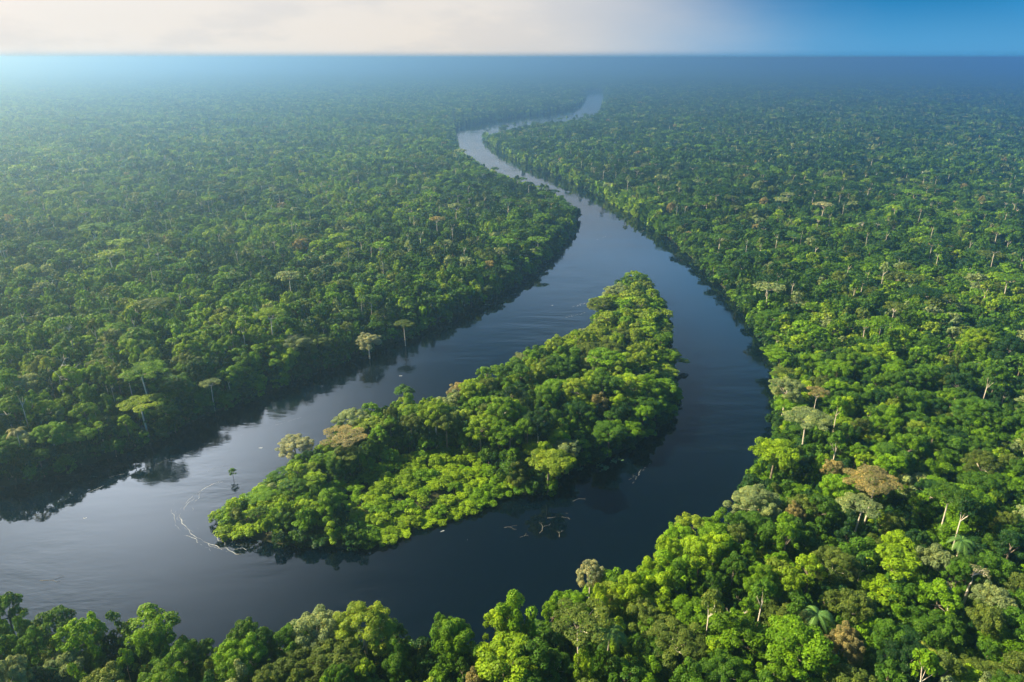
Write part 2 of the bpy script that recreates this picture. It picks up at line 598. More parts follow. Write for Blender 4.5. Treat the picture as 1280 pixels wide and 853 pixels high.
def kind(name, seed, tufts, h_base, rad, pale=False, n_limb=6, lean=(0, 0), crown_r=6.0, ztop=22.0):
    KINDS[name] = dict(seed=seed, tufts=tufts, h=h_base, rad=rad, pale=pale, nl=n_limb, lean=lean, R=crown_r, top=ztop, cache={})


for i in range(4):
    r = np.random.default_rng(100 + i)
    Rd = (6.2, 5.4, 6.8, 5.0)[i]
    kind(f'dome{i}', 100 + i, tufts_dome(r, Rd, Rd * (0.75, 1.0, 0.65, 1.15)[i], 22, (26, 22, 30, 20)[i]), 15.5, 0.34, False, 6, (0.3, 0.2), Rd)
for i in range(3):
    r = np.random.default_rng(140 + i)
    Rd = (7.2, 6.6, 7.6)[i]
    kind(f'fine{i}', 140 + i, tufts_dome(r, Rd, Rd * 0.8, 23, (62, 54, 70)[i], (0.12, 0.19), 0.3), 16, 0.38, True, 8, (0.2, -0.3), Rd, 23)
for i in range(4):
    r = np.random.default_rng(200 + i)
    Rd = (4.6, 5.2, 4.2, 5.6)[i]
    kind(f'draped{i}', 200 + i, tufts_draped(r, Rd, (12, 11, 14, 13)[i], 22, (4, 5, 3, 6)[i]), 14, 0.32, False, 5, (0, 0), Rd)
for i in range(3):
    r = np.random.default_rng(300 + i)
    Rd = (8.0, 7.0, 9.0)[i]
    kind(f'umbrella{i}', 300 + i, tufts_umbrella(r, Rd, 30, (34, 28, 44)[i], (0.05, 0.2, 0.1)[i]), 24.5, 0.30, True, 11, ((0.6, 0.3), (-1, 0.5), (1.2, -0.4))[i], Rd, 30)
for i in range(3):
    r = np.random.default_rng(400 + i)
    Rd = (3.4, 2.8, 3.8)[i]
    kind(f'slim{i}', 400 + i, tufts_dome(r, Rd, Rd * 1.3, 19, (11, 9, 13)[i], (0.28, 0.42)), 14, 0.2, i == 1, 4, (0.4, -0.2), Rd, 19)
for i in range(3):
    r = np.random.default_rng(500 + i)
    Rd = (2.8, 2.3, 3.4)[i]
    kind(f'bush{i}', 500 + i, tufts_dome(r, Rd, Rd * 0.9, 4.5, (10, 9, 13)[i], (0.26, 0.42), 0.9), 2.2, 0.1, False, 4, (0, 0), Rd, 4.5)


def crown_mesh(name, lod):
    K = KINDS[name]
    key = ('c', lod)
    if key not in K['cache']:
        g = Geo()
        leaf, cover = LEAF[lod]
        small = 0.72 if name.startswith('fine') else 1.0
        leaf_cloud(g, np.random.default_rng(K['seed'] + 7 * lod), K['tufts'], leaf * small, cover)
        K['cache'][key] = g.mesh('crown', [M_LEAF])
    return K['cache'][key]


def trunk_mesh(name):
    K = KINDS[name]
    if 't' not in K['cache']:
        g = Geo()
        limbs(g, np.random.default_rng(K['seed'] + 3), K['tufts'], K['h'], K['lean'], K['rad'], 0, K['nl'])
        K['cache']['t'] = g.mesh('trunk', [M_PALE if K['pale'] else M_BARK])
    return K['cache']['t']


def whole_mesh(name, lod):
    K = KINDS[name]
    g = Geo()
    leaf, cover = LEAF[lod]
    leaf_cloud(g, np.random.default_rng(K['seed'] + 7 * lod), K['tufts'], leaf, cover)
    if lod < 2 or K['pale']:
        limbs(g, np.random.default_rng(K['seed'] + 3), K['tufts'], K['h'], K['lean'], K['rad'], 1, K['nl'] if lod < 2 else 0, 5 if lod == 0 else 3)
    return g.mesh('forest_tree', [M_LEAF, M_PALE if K['pale'] else M_BARK])


def palm_crown(r, n=15, L=4.2, z=0.0):
    g = Geo()
    for k in range(n):
        th = 6.283 * k / n + r.normal() * 0.15
        up = 0.15 + 0.75 * r.random()
        d = Vector((math.cos(th), math.sin(th), 0))
        side = Vector((-d.y, d.x, 0))
        pts = []
        for j in range(9):
            t = j / 8
            pts.append(d * (L * t * (1 - 0.15 * t)) + Vector((0, 0, z + L * (up * t - (0.62 + up * 0.55) * t * t))))
        tube(g, pts, [0.07 - 0.007 * j for j in range(9)], 0, 4)
        var = 0.3 + 0.6 * r.random()
        for j in range(1, 33):
            t = j / 33
            i0 = min(int(t * 8), 7)
            p = pts[i0].lerp(pts[i0 + 1], t * 8 - i0)
            tan = (pts[i0 + 1] - pts[i0]).normalized()
            w = L * 0.17 * math.sin(math.pi * (0.12 + 0.84 * t)) ** 0.7
            for sg in (-1, 1):
                tip = p + side * sg * w + tan * w * 0.55 - Vector((0, 0, w * (0.25 + 0.25 * r.random())))
                hw = tan * 0.085
                g.add([tuple(p - hw), tuple(p + hw), tuple(tip + hw * 0.25), tuple(tip - hw * 0.25)], [(0, 1, 2, 3)], 0, var)
    return g


# ------------------------------------------------------------------ colours of the crowns
TINT = {'dark green': (0.018, 0.062, 0.013), 'mid green': (0.050, 0.128, 0.009), 'bright green': (0.098, 0.215, 0.006),
        'lime green': (0.16, 0.28, 0.008), 'olive green': (0.085, 0.135, 0.022), 'grey green': (0.17, 0.24, 0.10),
        'yellow green': (0.16, 0.25, 0.020), 'tan brown': (0.21, 0.20, 0.085), 'pale grey': (0.25, 0.29, 0.165)}
CN = ['dark green', 'mid green', 'bright green', 'lime green', 'olive green', 'grey green', 'yellow green', 'tan brown']

# ------------------------------------------------------------------ trees that stand out in the photograph
# kind, px, py of the crown's middle, its height, crown radius, tint, name, label, short name for neighbours' labels
SPECIAL = [
    ('fine1', 738, 713, 19, 3.9, 'pale grey', 'canopy_tree', 'small pale grey crowned tree at the edge of the dark water on the near bank', 'pale grey riverside tree'),
    ('umbrella1', 728, 772, 27, 7.4, 'olive green', 'umbrella_tree', 'olive flat topped tree with a bare white trunk beside the near palm', 'white-trunked olive tree'),
    ('fine0', 1057, 798, 22, 4.4, 'tan brown', 'canopy_tree', 'small tan brown crowned tree standing beside a palm on the near bank', 'small tan brown tree'),
    ('umbrella2', 1092, 597, 28, 8.6, 'tan brown', 'umbrella_tree', 'broad flat tan brown crown spread wide above the green canopy on the right bank', 'broad tan brown crown'),
    ('dome2', 1000, 800, 25, 8.2, 'bright green', 'canopy_tree', 'wide bright green crown near the bottom edge left of the small tan brown tree', 'wide bright green crown'),
    ('fine2', 453, 776, 24, 8.0, 'yellow green', 'canopy_tree', 'large pale yellow green domed tree on the near bank against dark water', 'pale domed riverside tree'),
    ('fine0', 394, 784, 23, 7.2, 'grey green', 'canopy_tree', 'pale grey green domed tree on the near bank just left of a larger pale dome', 'grey green domed tree'),
    ('fine1', 416, 824, 22, 7.2, 'olive green', 'canopy_tree', 'round olive green tree at the bottom edge with fine leaves', 'round olive tree'),
    ('fine2', 356, 838, 21, 7.2, 'olive green', 'canopy_tree', 'olive brown domed tree cut by the bottom edge of the photo', 'olive brown dome'),
    ('dome0', 632, 822, 23, 7.4, 'lime green', 'canopy_tree', 'lime green many lobed tree at the bottom edge left of the white trunked tree', 'lime many lobed tree'),
    ('draped1', 648, 752, 27, 5.2, 'bright green', 'canopy_tree', 'tall vine draped tree rising above the near bank against black water', 'tall vine-draped tree'),
    ('dome2', 686, 576, 17, 8.0, 'yellow green', 'canopy_tree', 'large yellow green crown leaning over the island shore above floating plants', 'yellow green island crown'),
    ('umbrella1', 428, 545, 18, 8.4, 'tan brown', 'umbrella_tree', 'pale pinkish tan umbrella crown on the upper shore of the island', 'pinkish tan island umbrella'),
    ('fine0', 368, 556, 11, 7.0, 'pale grey', 'canopy_tree', 'pale grey low crown on the far shore of the island near its tip', 'pale low island crown'),
    ('fine1', 440, 522, 17, 7.6, 'grey green', 'canopy_tree', 'round grey green crown on the island behind the pinkish tan umbrella tree', 'grey green island crown'),
    ('slim0', 504, 490, 14, 4.6, 'mid green', 'canopy_tree', 'single tall tree standing up on the upper shore of the island', 'single tall island tree'),
    ('fine0', 772, 362, 18, 9.0, 'grey green', 'canopy_tree', 'pale grey green crown at the upstream end of the island', 'pale upstream island crown'),
    ('fine1', 752, 378, 17, 8.0, 'olive green', 'canopy_tree', 'olive tan crown on the upper shore near the island upstream end', 'olive tan upstream crown'),
    ('dome1', 788, 478, 19, 8.0, 'lime green', 'canopy_tree', 'bright lime crown on a bare trunk near the island right shore', 'lime island crown'),
    ('fine2', 760, 435, 19, 9.4, 'olive green', 'canopy_tree', 'large round olive green crown in the middle of the wide end of the island', 'large olive island crown'),
    ('umbrella1', 176, 503, 18, 8.2, 'yellow green', 'umbrella_tree', 'sprawling yellow green tree with pale limbs on the left bank near the water', 'sprawling pale-limbed tree'),
    ('umbrella0', 262, 478, 16, 4.6, 'grey green', 'umbrella_tree', 'small pale umbrella tree on a white trunk at the left bank waterside', 'small pale umbrella tree'),
    ('fine0', 460, 424, 14, 6.6, 'pale grey', 'canopy_tree', 'pale grey green tree at the waterline of the left bank', 'pale left bank tree'),
    ('umbrella0', 505, 404, 15, 5.4, 'olive green', 'umbrella_tree', 'umbrella tree with pale trunk over the dark reflection of the left bank', None),
    ('umbrella2', 433, 304, 31, 6.6, 'yellow green', 'umbrella_tree', 'pale yellow umbrella tree standing clear above the left forest', None),
    ('umbrella1', 547, 272, 31, 6.4, 'tan brown', 'umbrella_tree', 'tan umbrella tree above the left forest near the river bend', None),
    ('umbrella2', 360, 342, 30, 8.0, 'grey green', 'umbrella_tree', 'wide grey green umbrella tree on a white trunk deep in the left forest', None),
    ('umbrella0', 190, 377, 29, 9.4, 'olive green', 'umbrella_tree', 'broad olive umbrella tree in the hazy left forest', None),
    ('umbrella1', 138, 315, 31, 9.0, 'yellow green', 'umbrella_tree', 'sunlit yellow umbrella tree in the haze of the far left forest', None),
    ('umbrella1', 1029, 254, 32, 8.2, 'pale grey', 'umbrella_tree', 'pale bare limbed umbrella tree alone above the far right forest', None),
    ('umbrella0', 1022, 488, 24, 4.6, 'tan brown', 'umbrella_tree', 'small tan umbrella tree behind the right bank waterside', 'small tan umbrella tree'),
    ('umbrella2', 1012, 519, 27, 8.8, 'grey green', 'umbrella_tree', 'wide grey green umbrella crown on a pale trunk by the right bank', 'wide grey green umbrella'),
    ('fine1', 985, 482, 22, 8.0, 'grey green', 'canopy_tree', 'grey green domed tree over the water of the right bank', 'grey green right bank dome'),
    ('dome2', 970, 562, 23, 8.6, 'lime green', 'canopy_tree', 'broad lime crown leaning over the dark water of the right bank', 'broad lime riverside crown'),
    ('fine2', 945, 624, 22, 8.6, 'grey green', 'canopy_tree', 'pale grey green crown at the bend of the right bank', 'pale bend crown'),
    ('dome0', 1205, 620, 24, 7.6, 'bright green', 'canopy_tree', 'dense bright green crown with round lobes in the right forest', 'round-lobed bright crown'),
    ('fine0', 993, 640, 20, 3.4, 'tan brown', 'canopy_tree', 'tiny tan grey crown among green trees at the right bank bend', 'tiny tan grey crown'),
    ('fine1', 845, 800, 21, 8.0, 'olive green', 'canopy_tree', 'dark olive rounded tree right of the drooping palm', 'dark olive rounded tree'),
    ('umbrella0', 962, 357, 24, 9.2, 'grey green', 'umbrella_tree', 'broad grey green umbrella tree on the upper right bank', None),
    ('umbrella1', 1075, 630, 24, 6.4, 'grey green', 'umbrella_tree', 'grey green tree on a leaning white trunk below the broad tan crown', 'leaning white-trunked tree'),
    ('dome1', 862, 657, 20, 5.8, 'yellow green', 'canopy_tree', 'olive yellow crown at the waterline where the right bank turns', 'olive yellow waterline crown'),
    ('dome3', 1120, 700, 23, 7.0, 'lime green', 'canopy_tree', 'lime green crown standing in full sun in the right forest', 'sunlit lime crown'),
    ('fine1', 1045, 700, 23, 6.6, 'olive green', 'canopy_tree', 'fine leaved olive crown in the right forest', 'fine-leaved olive crown'),
    ('dome3', 291, 593, 5, 1.4, 'bright green', 'canopy_tree', 'small lone green tree standing in the water off the island tip', None),
]
for i, s in enumerate(SPECIAL):
    pass
PALMS = [(763, 790, 19, 5.6, 'feathery palm with long drooping fronds beside the white trunked olive tree', 'drooping palm'),
         (1022, 768, 21, 5.2, 'green feathery palm left of the small tan brown tree', 'feathery palm'),
         (1203, 676, 23, 4.6, 'tall thin palm on a pale trunk above the pale bare branched tree', 'tall thin palm'),
         (1156, 812, 18, 4.6, 'low palm with broad yellowish fronds near the bottom right corner', 'low yellowish palm'),
         (20, 538, 20, 4.6, 'pale palm leaning out of the left bank forest at the photo edge', 'left bank palm')]


# ------------------------------------------------------------------ where all the other trees stand
def jitter_grid(s, y0, y1, side):
    P = []
    for y in np.arange(y0, y1, s * 0.87):
        half = side(y)
        x = np.arange(-half, half, s) + (s * 0.5 if int(y / (s * 0.87)) % 2 else 0)
        P.append(np.column_stack([x, np.full(len(x), y)]))
    P = np.concatenate(P)
    return P + rng.uniform(-0.36, 0.36, P.shape) * s


MARGIN, FAR_Y = 70.0, 4250.0
half_w = lambda y: 0.80 * math.hypot(y, 100) + MARGIN
P = jitter_grid(7.4, 70, 2700, half_w)
PF = jitter_grid(9.0, 2700, FAR_Y, half_w)
P = np.concatenate([P, PF])
D = land_dist(P)
P, D = P[D > 2.2], D[D > 2.2]
sp_xy = np.array([unproject(s[1], s[2], s[3] - 3)[:2] for s in SPECIAL] + [unproject(p[0], p[1], p[2])[:2] for p in PALMS])
sp_r = np.array([s[4] for s in SPECIAL] + [3.5] * len(PALMS))
ok = np.ones(len(P), bool)
for c, r_ in zip(sp_xy, sp_r):
    ok &= ((P - c) ** 2).sum(1) > (r_ * 0.75 + 0.8) ** 2
P, D = P[ok], D[ok]
n = len(P)
onisl = inside(ISL_P, P)
# the low sunny flat at the downstream end of the island carries shrubs only
MEADOW = np.array([unproject(a, b, 2)[:2] for a, b in ((405, 618), (455, 596), (520, 566), (585, 566), (632, 596), (652, 624), (600, 640), (560, 656), (500, 678), (455, 676), (425, 650))])
meadow = inside(MEADOW, P) & onisl
dist = np.sqrt((P ** 2).sum(1) + 130 ** 2)
u = rng.random(n)
wv, wv2 = wave(P, 38), wave(P, 90, 2.0)
kname = np.empty(n, object)
pool = [('dome', 4, 0.36), ('draped', 4, 0.27), ('fine', 3, 0.12), ('slim', 3, 0.224), ('umbrella', 3, 0.026)]
u2 = rng.random(n)
acc = 0.0
for nm, cnt, w in pool:
    sel = (u >= acc) & (u < acc + w + 1e-9)
    pick = (u2 * cnt).astype(int)
    for i in np.where(sel)[0]:
        kname[i] = f'{nm}{pick[i]}'
    acc += w
for i in np.where(onisl | ((dist < 380) & (u2 < 0.7)))[0]:
    if kname[i].startswith('umb'):
        kname[i] = 'dome%d' % int(u2[i] * 4)
for i in np.where(D < 5)[0]:
    kname[i] = ('draped', 'dome', 'slim')[int(u2[i] * 3)] + str(int(u[i] * 3))
scale = rng.uniform(0.60, 1.06, n) * (1 + 0.10 * wv)
hfac = rng.uniform(0.74, 1.12, n) * (1 + 0.07 * wv2 + 0.09 * wave(P, 170, 1.0))
hfac = np.where(onisl, hfac * (0.66 + 0.22 * np.clip(D / 20, 0, 1)), hfac)
hfac = hfac * np.where(onisl, np.where(D < 6, 0.84, 1), np.where((P[:, 1] < 190) & (P[:, 0] < 110), 0.84 + 0.16 * np.clip(D / 12, 0, 1), 0.56 + 0.44 * np.clip(D / 28, 0, 1)))
tipd = np.sqrt(((P - unproject(290, 640)[:2]) ** 2).sum(1))
hfac = np.where(onisl & (tipd < 75), hfac * (0.40 + 0.60 * tipd / 75), hfac)
tip = onisl & (tipd < 75)
scale = np.where(tip, scale * (0.62 + 0.38 * tipd / 75), scale)
for i in np.where(tip)[0]:
    if kname[i].startswith(('umb', 'fine')):
        kname[i] = 'dome%d' % int(u2[i] * 4)
nearb = (P[:, 1] < 190) & (P[:, 0] < 70) & ~onisl
scale = np.where(nearb, scale * 0.86, scale)
big = rng.random(n) < 0.07
scale = np.where(big, scale * 1.35, scale)
scale = np.where(P[:, 1] > 2700, scale * 1.2, scale)
# tall slender trees whose pale stems show above the rest
tall = (rng.random(n) < 0.02) & ~onisl & (D > 12)
kname[tall] = 'slim1'
hfac = np.where(tall, 1.55, hfac)
scale = np.where(tall, 1.0, scale)
# colour classes: neighbourhoods of like trees, with single odd ones
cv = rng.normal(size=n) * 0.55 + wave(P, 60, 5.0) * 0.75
lit_haze_shift = np.where((P[:, 0] > -40) | (P[:, 1] < 260), np.clip(0.34 - (P[:, 1] - 300) / 900, -0.25, 0.34), 0.26) + np.where(onisl, 0.85, 0)  # haze and sunlight put into the tint: darker with distance, brighter on the island
cv = cv + lit_haze_shift
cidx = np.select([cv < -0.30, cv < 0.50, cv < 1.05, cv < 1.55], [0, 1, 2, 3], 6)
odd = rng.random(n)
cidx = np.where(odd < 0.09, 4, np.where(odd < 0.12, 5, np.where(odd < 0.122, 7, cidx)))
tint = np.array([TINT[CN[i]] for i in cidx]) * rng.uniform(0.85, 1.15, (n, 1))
rot = rng.uniform(0, 6.283, n)
gz = ground_z(P, D)
Rk = np.array([KINDS[k]['R'] for k in kname]) * scale
topz = np.array([KINDS[k]['top'] for k in kname]) * hfac

# ------------------------------------------------------------------ individual trees: the ones that show largest
px, py, dep = project(np.column_stack([P, topz - 2]))
size = Rk / dep
vis = (px > -15) & (px < 1295) & (py > 0) & (py < 868) & ~meadow
N_IND = 300 - len(SPECIAL)
order = np.argsort(-np.where(vis, size * np.where(Rk > 3.0, 1, 0.6), -1))
ind = order[:N_IND]
is_ind = np.zeros(n, bool)
is_ind[ind] = True


def make_tree(nm, kind_name, xy, z, sxy, sz, rz, col, lod=0):
    root = bpy.data.objects.new(nm, None)
    C.objects.link(root)
    root.empty_display_size = 2
    root.location = (xy[0], xy[1], z)
    root.rotation_euler = (0, 0, rz)
    c = obj('crown', crown_mesh(kind_name, lod), root)
    c['tint'] = [float(x) for x in col]
    t = obj('trunk', trunk_mesh(kind_name), root)
    for o in (c, t):
        o.scale = (sxy, sxy, sz)
    return root


anchors, labels = [], {}
for kn, ax, ay, h, rad, tn, nm, lab, short in SPECIAL:
    K = KINDS[kn]
    w = unproject(ax, ay, h - (1.2 if kn.startswith('umb') else 2.5))
    zz = float(ground_z(w[None, :2])[0])
    lod = 0 if np.linalg.norm(w[:2]) < 420 else 1
    o = make_tree(nm, kn, w, zz, rad / K['R'], (h - zz) / K['top'], random.uniform(0, 6.28), TINT[tn], lod)
    tag(o, lab, 'tree')
    labels[lab] = 1
    if short:
        anchors.append((ax, ay, short))
for ax, ay, h, L, lab, short in PALMS:
    w = unproject(ax, ay, h)
    zz = float(ground_z(w[None, :2])[0])
    r = np.random.default_rng(int(ax))
    root = bpy.data.objects.new('palm_tree', None)
    C.objects.link(root)
    root.location = (w[0], w[1], zz)
    g = palm_crown(r, 14 if L > 5 else 11, L, h - zz)
    c = obj('crown', g.mesh('crown', [M_LEAF]), root)
    c['tint'] = [0.15, 0.21, 0.03] if ax == 1156 else [0.075, 0.17, 0.045] if ax > 100 else [0.2, 0.22, 0.1]
    g = Geo()
    tube(g, [(-0.8, 0.3, -0.5), (-0.4, 0.1, (h - zz) * 0.5), (0, 0, h - zz)], [0.30, 0.2, 0.15], 0, 8)
    obj('trunk', g.mesh('trunk', [M_PALE]), root)
    tag(root, lab, 'palm')
    anchors.append((ax, ay, short))

SHAPE = {'dome': 'rounded', 'fine': 'fine-leaved', 'draped': 'vine-draped', 'slim': 'slender', 'umbrella': 'umbrella-topped'}
GROUPS = {'isl': 'trees packed on the river island', 'near': 'trees along the near bank', 'right': 'trees of the right bank forest', 'left': 'trees of the left bank forest'}
AX = np.array([(a[0], a[1]) for a in anchors])
PLACE = {'isl': 'on the river island', 'near': 'on the near bank', 'right': 'in the right bank forest', 'left': 'on the left bank'}
plan, seen = [], {}
for i in ind:
    reg = 'isl' if onisl[i] else 'left' if (P[i, 0] < 40 and P[i, 1] > 230) else 'near' if px[i] < 880 and py[i] > 660 else 'right'
    shape = SHAPE[kname[i].rstrip('0123456789')]
    sz = 'big ' if scale[i] > 1.2 else 'small ' if scale[i] < 0.8 else ''
    base = f'{sz}{CN[cidx[i]]} {shape} tree'
    dd = np.hypot(AX[:, 0] - px[i], AX[:, 1] - py[i])
    cand = []
    for j in np.argsort(dd)[:5]:
        dx, dy = px[i] - AX[j, 0], py[i] - AX[j, 1]
        rel = ('left of' if dx < 0 else 'right of') if abs(dx) > abs(dy) else ('behind' if dy < 0 else 'in front of')
        near = 'just ' if dd[j] < 55 else '' if dd[j] < 120 else 'some way ' if dd[j] < 220 else 'far '
        cand.append(f'{base} {near}{rel} the {anchors[j][2]}')
    edge = 'at the waterline ' if D[i] < 6 else ''
    cand = ([f'{base} at the waterline {c[len(base) + 1:]}' for c in cand[:2]] if edge else []) + cand
    cand = [c for c in cand if len(c.split()) <= 16]
    lab = next((c for c in cand if c not in labels), None)
    lab = lab or cand[0]
    labels[lab] = labels.get(lab, 0) + 1
    plan.append((i, lab, reg))
for i, lab, reg in plan:
    near = size[i]
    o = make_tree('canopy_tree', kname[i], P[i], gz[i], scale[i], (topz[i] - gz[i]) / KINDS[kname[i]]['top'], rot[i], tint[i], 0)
    tag(o, lab, 'tree', GROUPS[reg])

# ------------------------------------------------------------------ bare and pale-limbed trees
def branching(g, r, p, d, L, rad, depth, ends, mat=0):
    q = p + d * L
    m = p.lerp(q, 0.5) + Vector(r.normal(size=3)) * L * 0.10
    tube(g, [p, m, q], [rad, rad * 0.85, rad * 0.62], mat, 6)
    if depth == 0:
        ends.append(q)
        return
    for k in range(2 if r.random() < 0.6 else 3):
        nd = (d + Vector(r.normal(size=3)) * 0.55 + Vector((0, 0, 0.05))).normalized()
        branching(g, r, q, nd, L * (0.62 + 0.2 * r.random()), rad * 0.6, depth - 1, ends, mat)


for ax, ay, h, seed, lean, leafy, lab, L in (
        (1192, 742, 20, 5, (-0.15, 0.2, 0.9), 0.5, 'pale bare branched tree with twisted white limbs in the right forest', 7.0),
        (68, 452, 30, 9, (0.05, 0.0, 1.0), 0.0, 'dead white forked trunk standing up from the left forest', 14.0),
        (905, 768, 16, 12, (0.3, 0.1, 0.9), 0.0, 'short broken pale trunk among green crowns on the near bank', 6.0),
        (1216, 718, 21, 15, (0.2, 0.1, 0.95), 0.6, 'thin grey leaved tree with fanned pale branches behind the twisted white limbs', 7.0)):
    r = np.random.default_rng(seed)
    w = unproject(ax, ay, h)
    zz = float(ground_z(w[None, :2])[0])
    root = bpy.data.objects.new('bare_tree', None)
    C.objects.link(root)
    root.location = (w[0], w[1], zz)
    g, ends = Geo(), []
    tube(g, [(0, 0, -0.5), (0.2, 0.1, (h - L) * 0.5), (0, 0, h - L)], [0.45, 0.36, 0.32], 0, 8)
    branching(g, r, Vector((0, 0, h - L - 0.2)), Vector(lean).normalized(), L * 0.42, 0.30, 3, ends)
    obj('trunk', g.mesh('trunk', [M_PALE]), root)
    if leafy:
        g2 = Geo()
        leaf_cloud(g2, r, [(tuple(e), (0.9, 0.9, 0.4)) for e in ends if r.random() < leafy], 0.45, 0.7)
        c = obj('crown', g2.mesh('crown', [M_LEAF]), root)
        c['tint'] = [0.22, 0.24, 0.13]
    tag(root, lab, 'tree')

# ------------------------------------------------------------------ the rest of the forest: one mass of instanced trees
protos = bpy.data.collections.new('forest_kinds')          # kept out of the scene: only instanced
pidx = {}
for lod in (0, 1, 2):
    for k_ in KINDS:
        o = bpy.data.objects.new(f'forest_tree_{len(pidx):03d}', whole_mesh(k_, lod))
        protos.objects.link(o)
        pidx[(k_, lod)] = len(pidx)


def tile_mesh(seed, W=100.0):
    r = np.random.default_rng(seed)
    g = Geo()
    for yy in np.arange(0, W, 8.2):
        for xx in np.arange(0, W, 8.2):
            c = np.array((xx, yy)) - W / 2 + r.uniform(-3, 3, 2) + 4
            Rd = r.uniform(2.6, 6.6)
            top = r.uniform(12, 26) + (9 if r.random() < 0.06 else 0)
            tf = [((c[0] + r.normal() * Rd * 0.45, c[1] + r.normal() * Rd * 0.45, top - Rd * 0.4 - abs(r.normal()) * 1.5), (Rd * 0.5, Rd * 0.5, Rd * 0.4)) for _ in range(4)]
            leaf_cloud(g, r, tf, 2.6, 0.75)
    return g.mesh('forest_tile', [M_LEAF])


TILES = 4
for k_ in range(TILES):
    o = bpy.data.objects.new(f'forest_tree_{len(pidx):03d}', tile_mesh(900 + k_))
    protos.objects.link(o)
    pidx[('tile', k_)] = len(pidx)


def scatter(name, pts, kinds_, rots, scales, tints):
    me = bpy.data.meshes.new(name)
    me.from_pydata([tuple(p) for p in pts], [], [])
    for nm, ty, fld, dat in (('pick', 'INT', 'value', np.asarray(kinds_, np.int32)), ('turn', 'FLOAT', 'value', np.asarray(rots, np.float32)),
                             ('size', 'FLOAT_VECTOR', 'vector', np.asarray(scales, np.float32).ravel()),
                             ('tint', 'FLOAT_VECTOR', 'vector', np.asarray(tints, np.float32).ravel())):
        a = me.attributes.new(nm, ty, 'POINT')
        a.data.foreach_set(fld, dat)
    o = obj(name, me)
    ng = bpy.data.node_groups.new(name, 'GeometryNodeTree')
    ng.interface.new_socket('Geometry', in_out='INPUT', socket_type='NodeSocketGeometry')
    ng.interface.new_socket('Geometry', in_out='OUTPUT', socket_type='NodeSocketGeometry')
    gi, go = ng.nodes.new('NodeGroupInput'), ng.nodes.new('NodeGroupOutput')
    iop = ng.nodes.new('GeometryNodeInstanceOnPoints')
    ci = ng.nodes.new('GeometryNodeCollectionInfo')
    ci.inputs[0].default_value = protos
    ci.inputs['Separate Children'].default_value = True
    ci.inputs['Reset Children'].default_value = True

    def named(nm, ty):
        q = ng.nodes.new('GeometryNodeInputNamedAttribute')
        q.data_type = ty
        q.inputs[0].default_value = nm
        return next(s for s in q.outputs if s.enabled)

    iop.inputs['Pick Instance'].default_value = True
    L = ng.links.new
    L(gi.outputs[0], iop.inputs['Points'])
    L(ci.outputs[0], iop.inputs['Instance'])
    L(named('pick', 'INT'), iop.inputs['Instance Index'])
    cx = ng.nodes.new('ShaderNodeCombineXYZ')
    L(named('turn', 'FLOAT'), cx.inputs[2])
    L(cx.outputs[0], iop.inputs['Rotation'])
    L(named('size', 'FLOAT_VECTOR'), iop.inputs['Scale'])
    L(iop.outputs[0], go.inputs[0])
    md = o.modifiers.new('scatter', 'NODES')
    md.node_group = ng
    return o


rest = ~is_ind & ~meadow
lod = np.where(dist < 380, 0, np.where(dist < 950, 1, 2))
A_pts = [np.column_stack([P, gz])[rest]]
A_kind = [np.array([pidx[(kname[i], lod[i])] for i in np.where(rest)[0]])]
A_rot = [rot[rest]]
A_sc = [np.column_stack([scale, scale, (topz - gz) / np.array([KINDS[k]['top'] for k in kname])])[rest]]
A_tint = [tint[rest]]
# lower storey between the tall trees, and bushes hanging over the waterline
U = jitter_grid(5.0, 80, 620, half_w)
UD = land_dist(U)
U, UD = U[UD > 0.6], UD[UD > 0.6]
m = len(U)
uk = rng.integers(0, 3, m)
uisl = inside(ISL_P, U)
umead = inside(MEADOW, U) & uisl
us = rng.uniform(0.9, 1.5, m)
uh = np.where(UD < 5, rng.uniform(0.9, 1.9, m), rng.uniform(1.6, 3.0, m)) * np.where(uisl, 0.8, 1)
uh = np.where(umead, rng.uniform(0.3, 0.95, m), uh)
us = np.where(umead, us * 0.95, us)
utd = np.sqrt(((U - unproject(290, 640)[:2]) ** 2).sum(1))
uh = np.where(uisl & (utd < 30), uh * 0.7, uh)
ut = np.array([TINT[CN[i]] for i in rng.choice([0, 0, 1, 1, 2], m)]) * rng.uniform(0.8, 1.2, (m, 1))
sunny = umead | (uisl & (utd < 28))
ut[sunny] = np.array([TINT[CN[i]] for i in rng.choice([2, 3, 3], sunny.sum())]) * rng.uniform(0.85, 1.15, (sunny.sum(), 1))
ulod = np.where(np.hypot(U[:, 0], U[:, 1]) < 330, 0, 1)
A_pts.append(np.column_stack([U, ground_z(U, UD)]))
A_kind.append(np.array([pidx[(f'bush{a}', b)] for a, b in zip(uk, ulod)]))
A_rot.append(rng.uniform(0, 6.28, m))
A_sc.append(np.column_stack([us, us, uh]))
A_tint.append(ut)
# waterline bushes further out
Bk = jitter_grid(5.5, 620, 2700, lambda y: min(half_w(y), 500))
BD = land_dist(Bk)
sel = (BD > 0.5) & (BD < 6)
Bk, BD = Bk[sel], BD[sel]
m = len(Bk)
A_pts.append(np.column_stack([Bk, ground_z(Bk, BD)]))
A_kind.append(np.array([pidx[(f'bush{a}', 2)] for a in rng.integers(0, 3, m)]))
A_rot.append(rng.uniform(0, 6.28, m))
A_sc.append(np.column_stack([np.full(m, 1.6), np.full(m, 1.6), rng.uniform(1.5, 3.2, m)]))
A_tint.append(np.array([TINT[CN[i]] for i in rng.choice([0, 1, 2, 3], m)]))
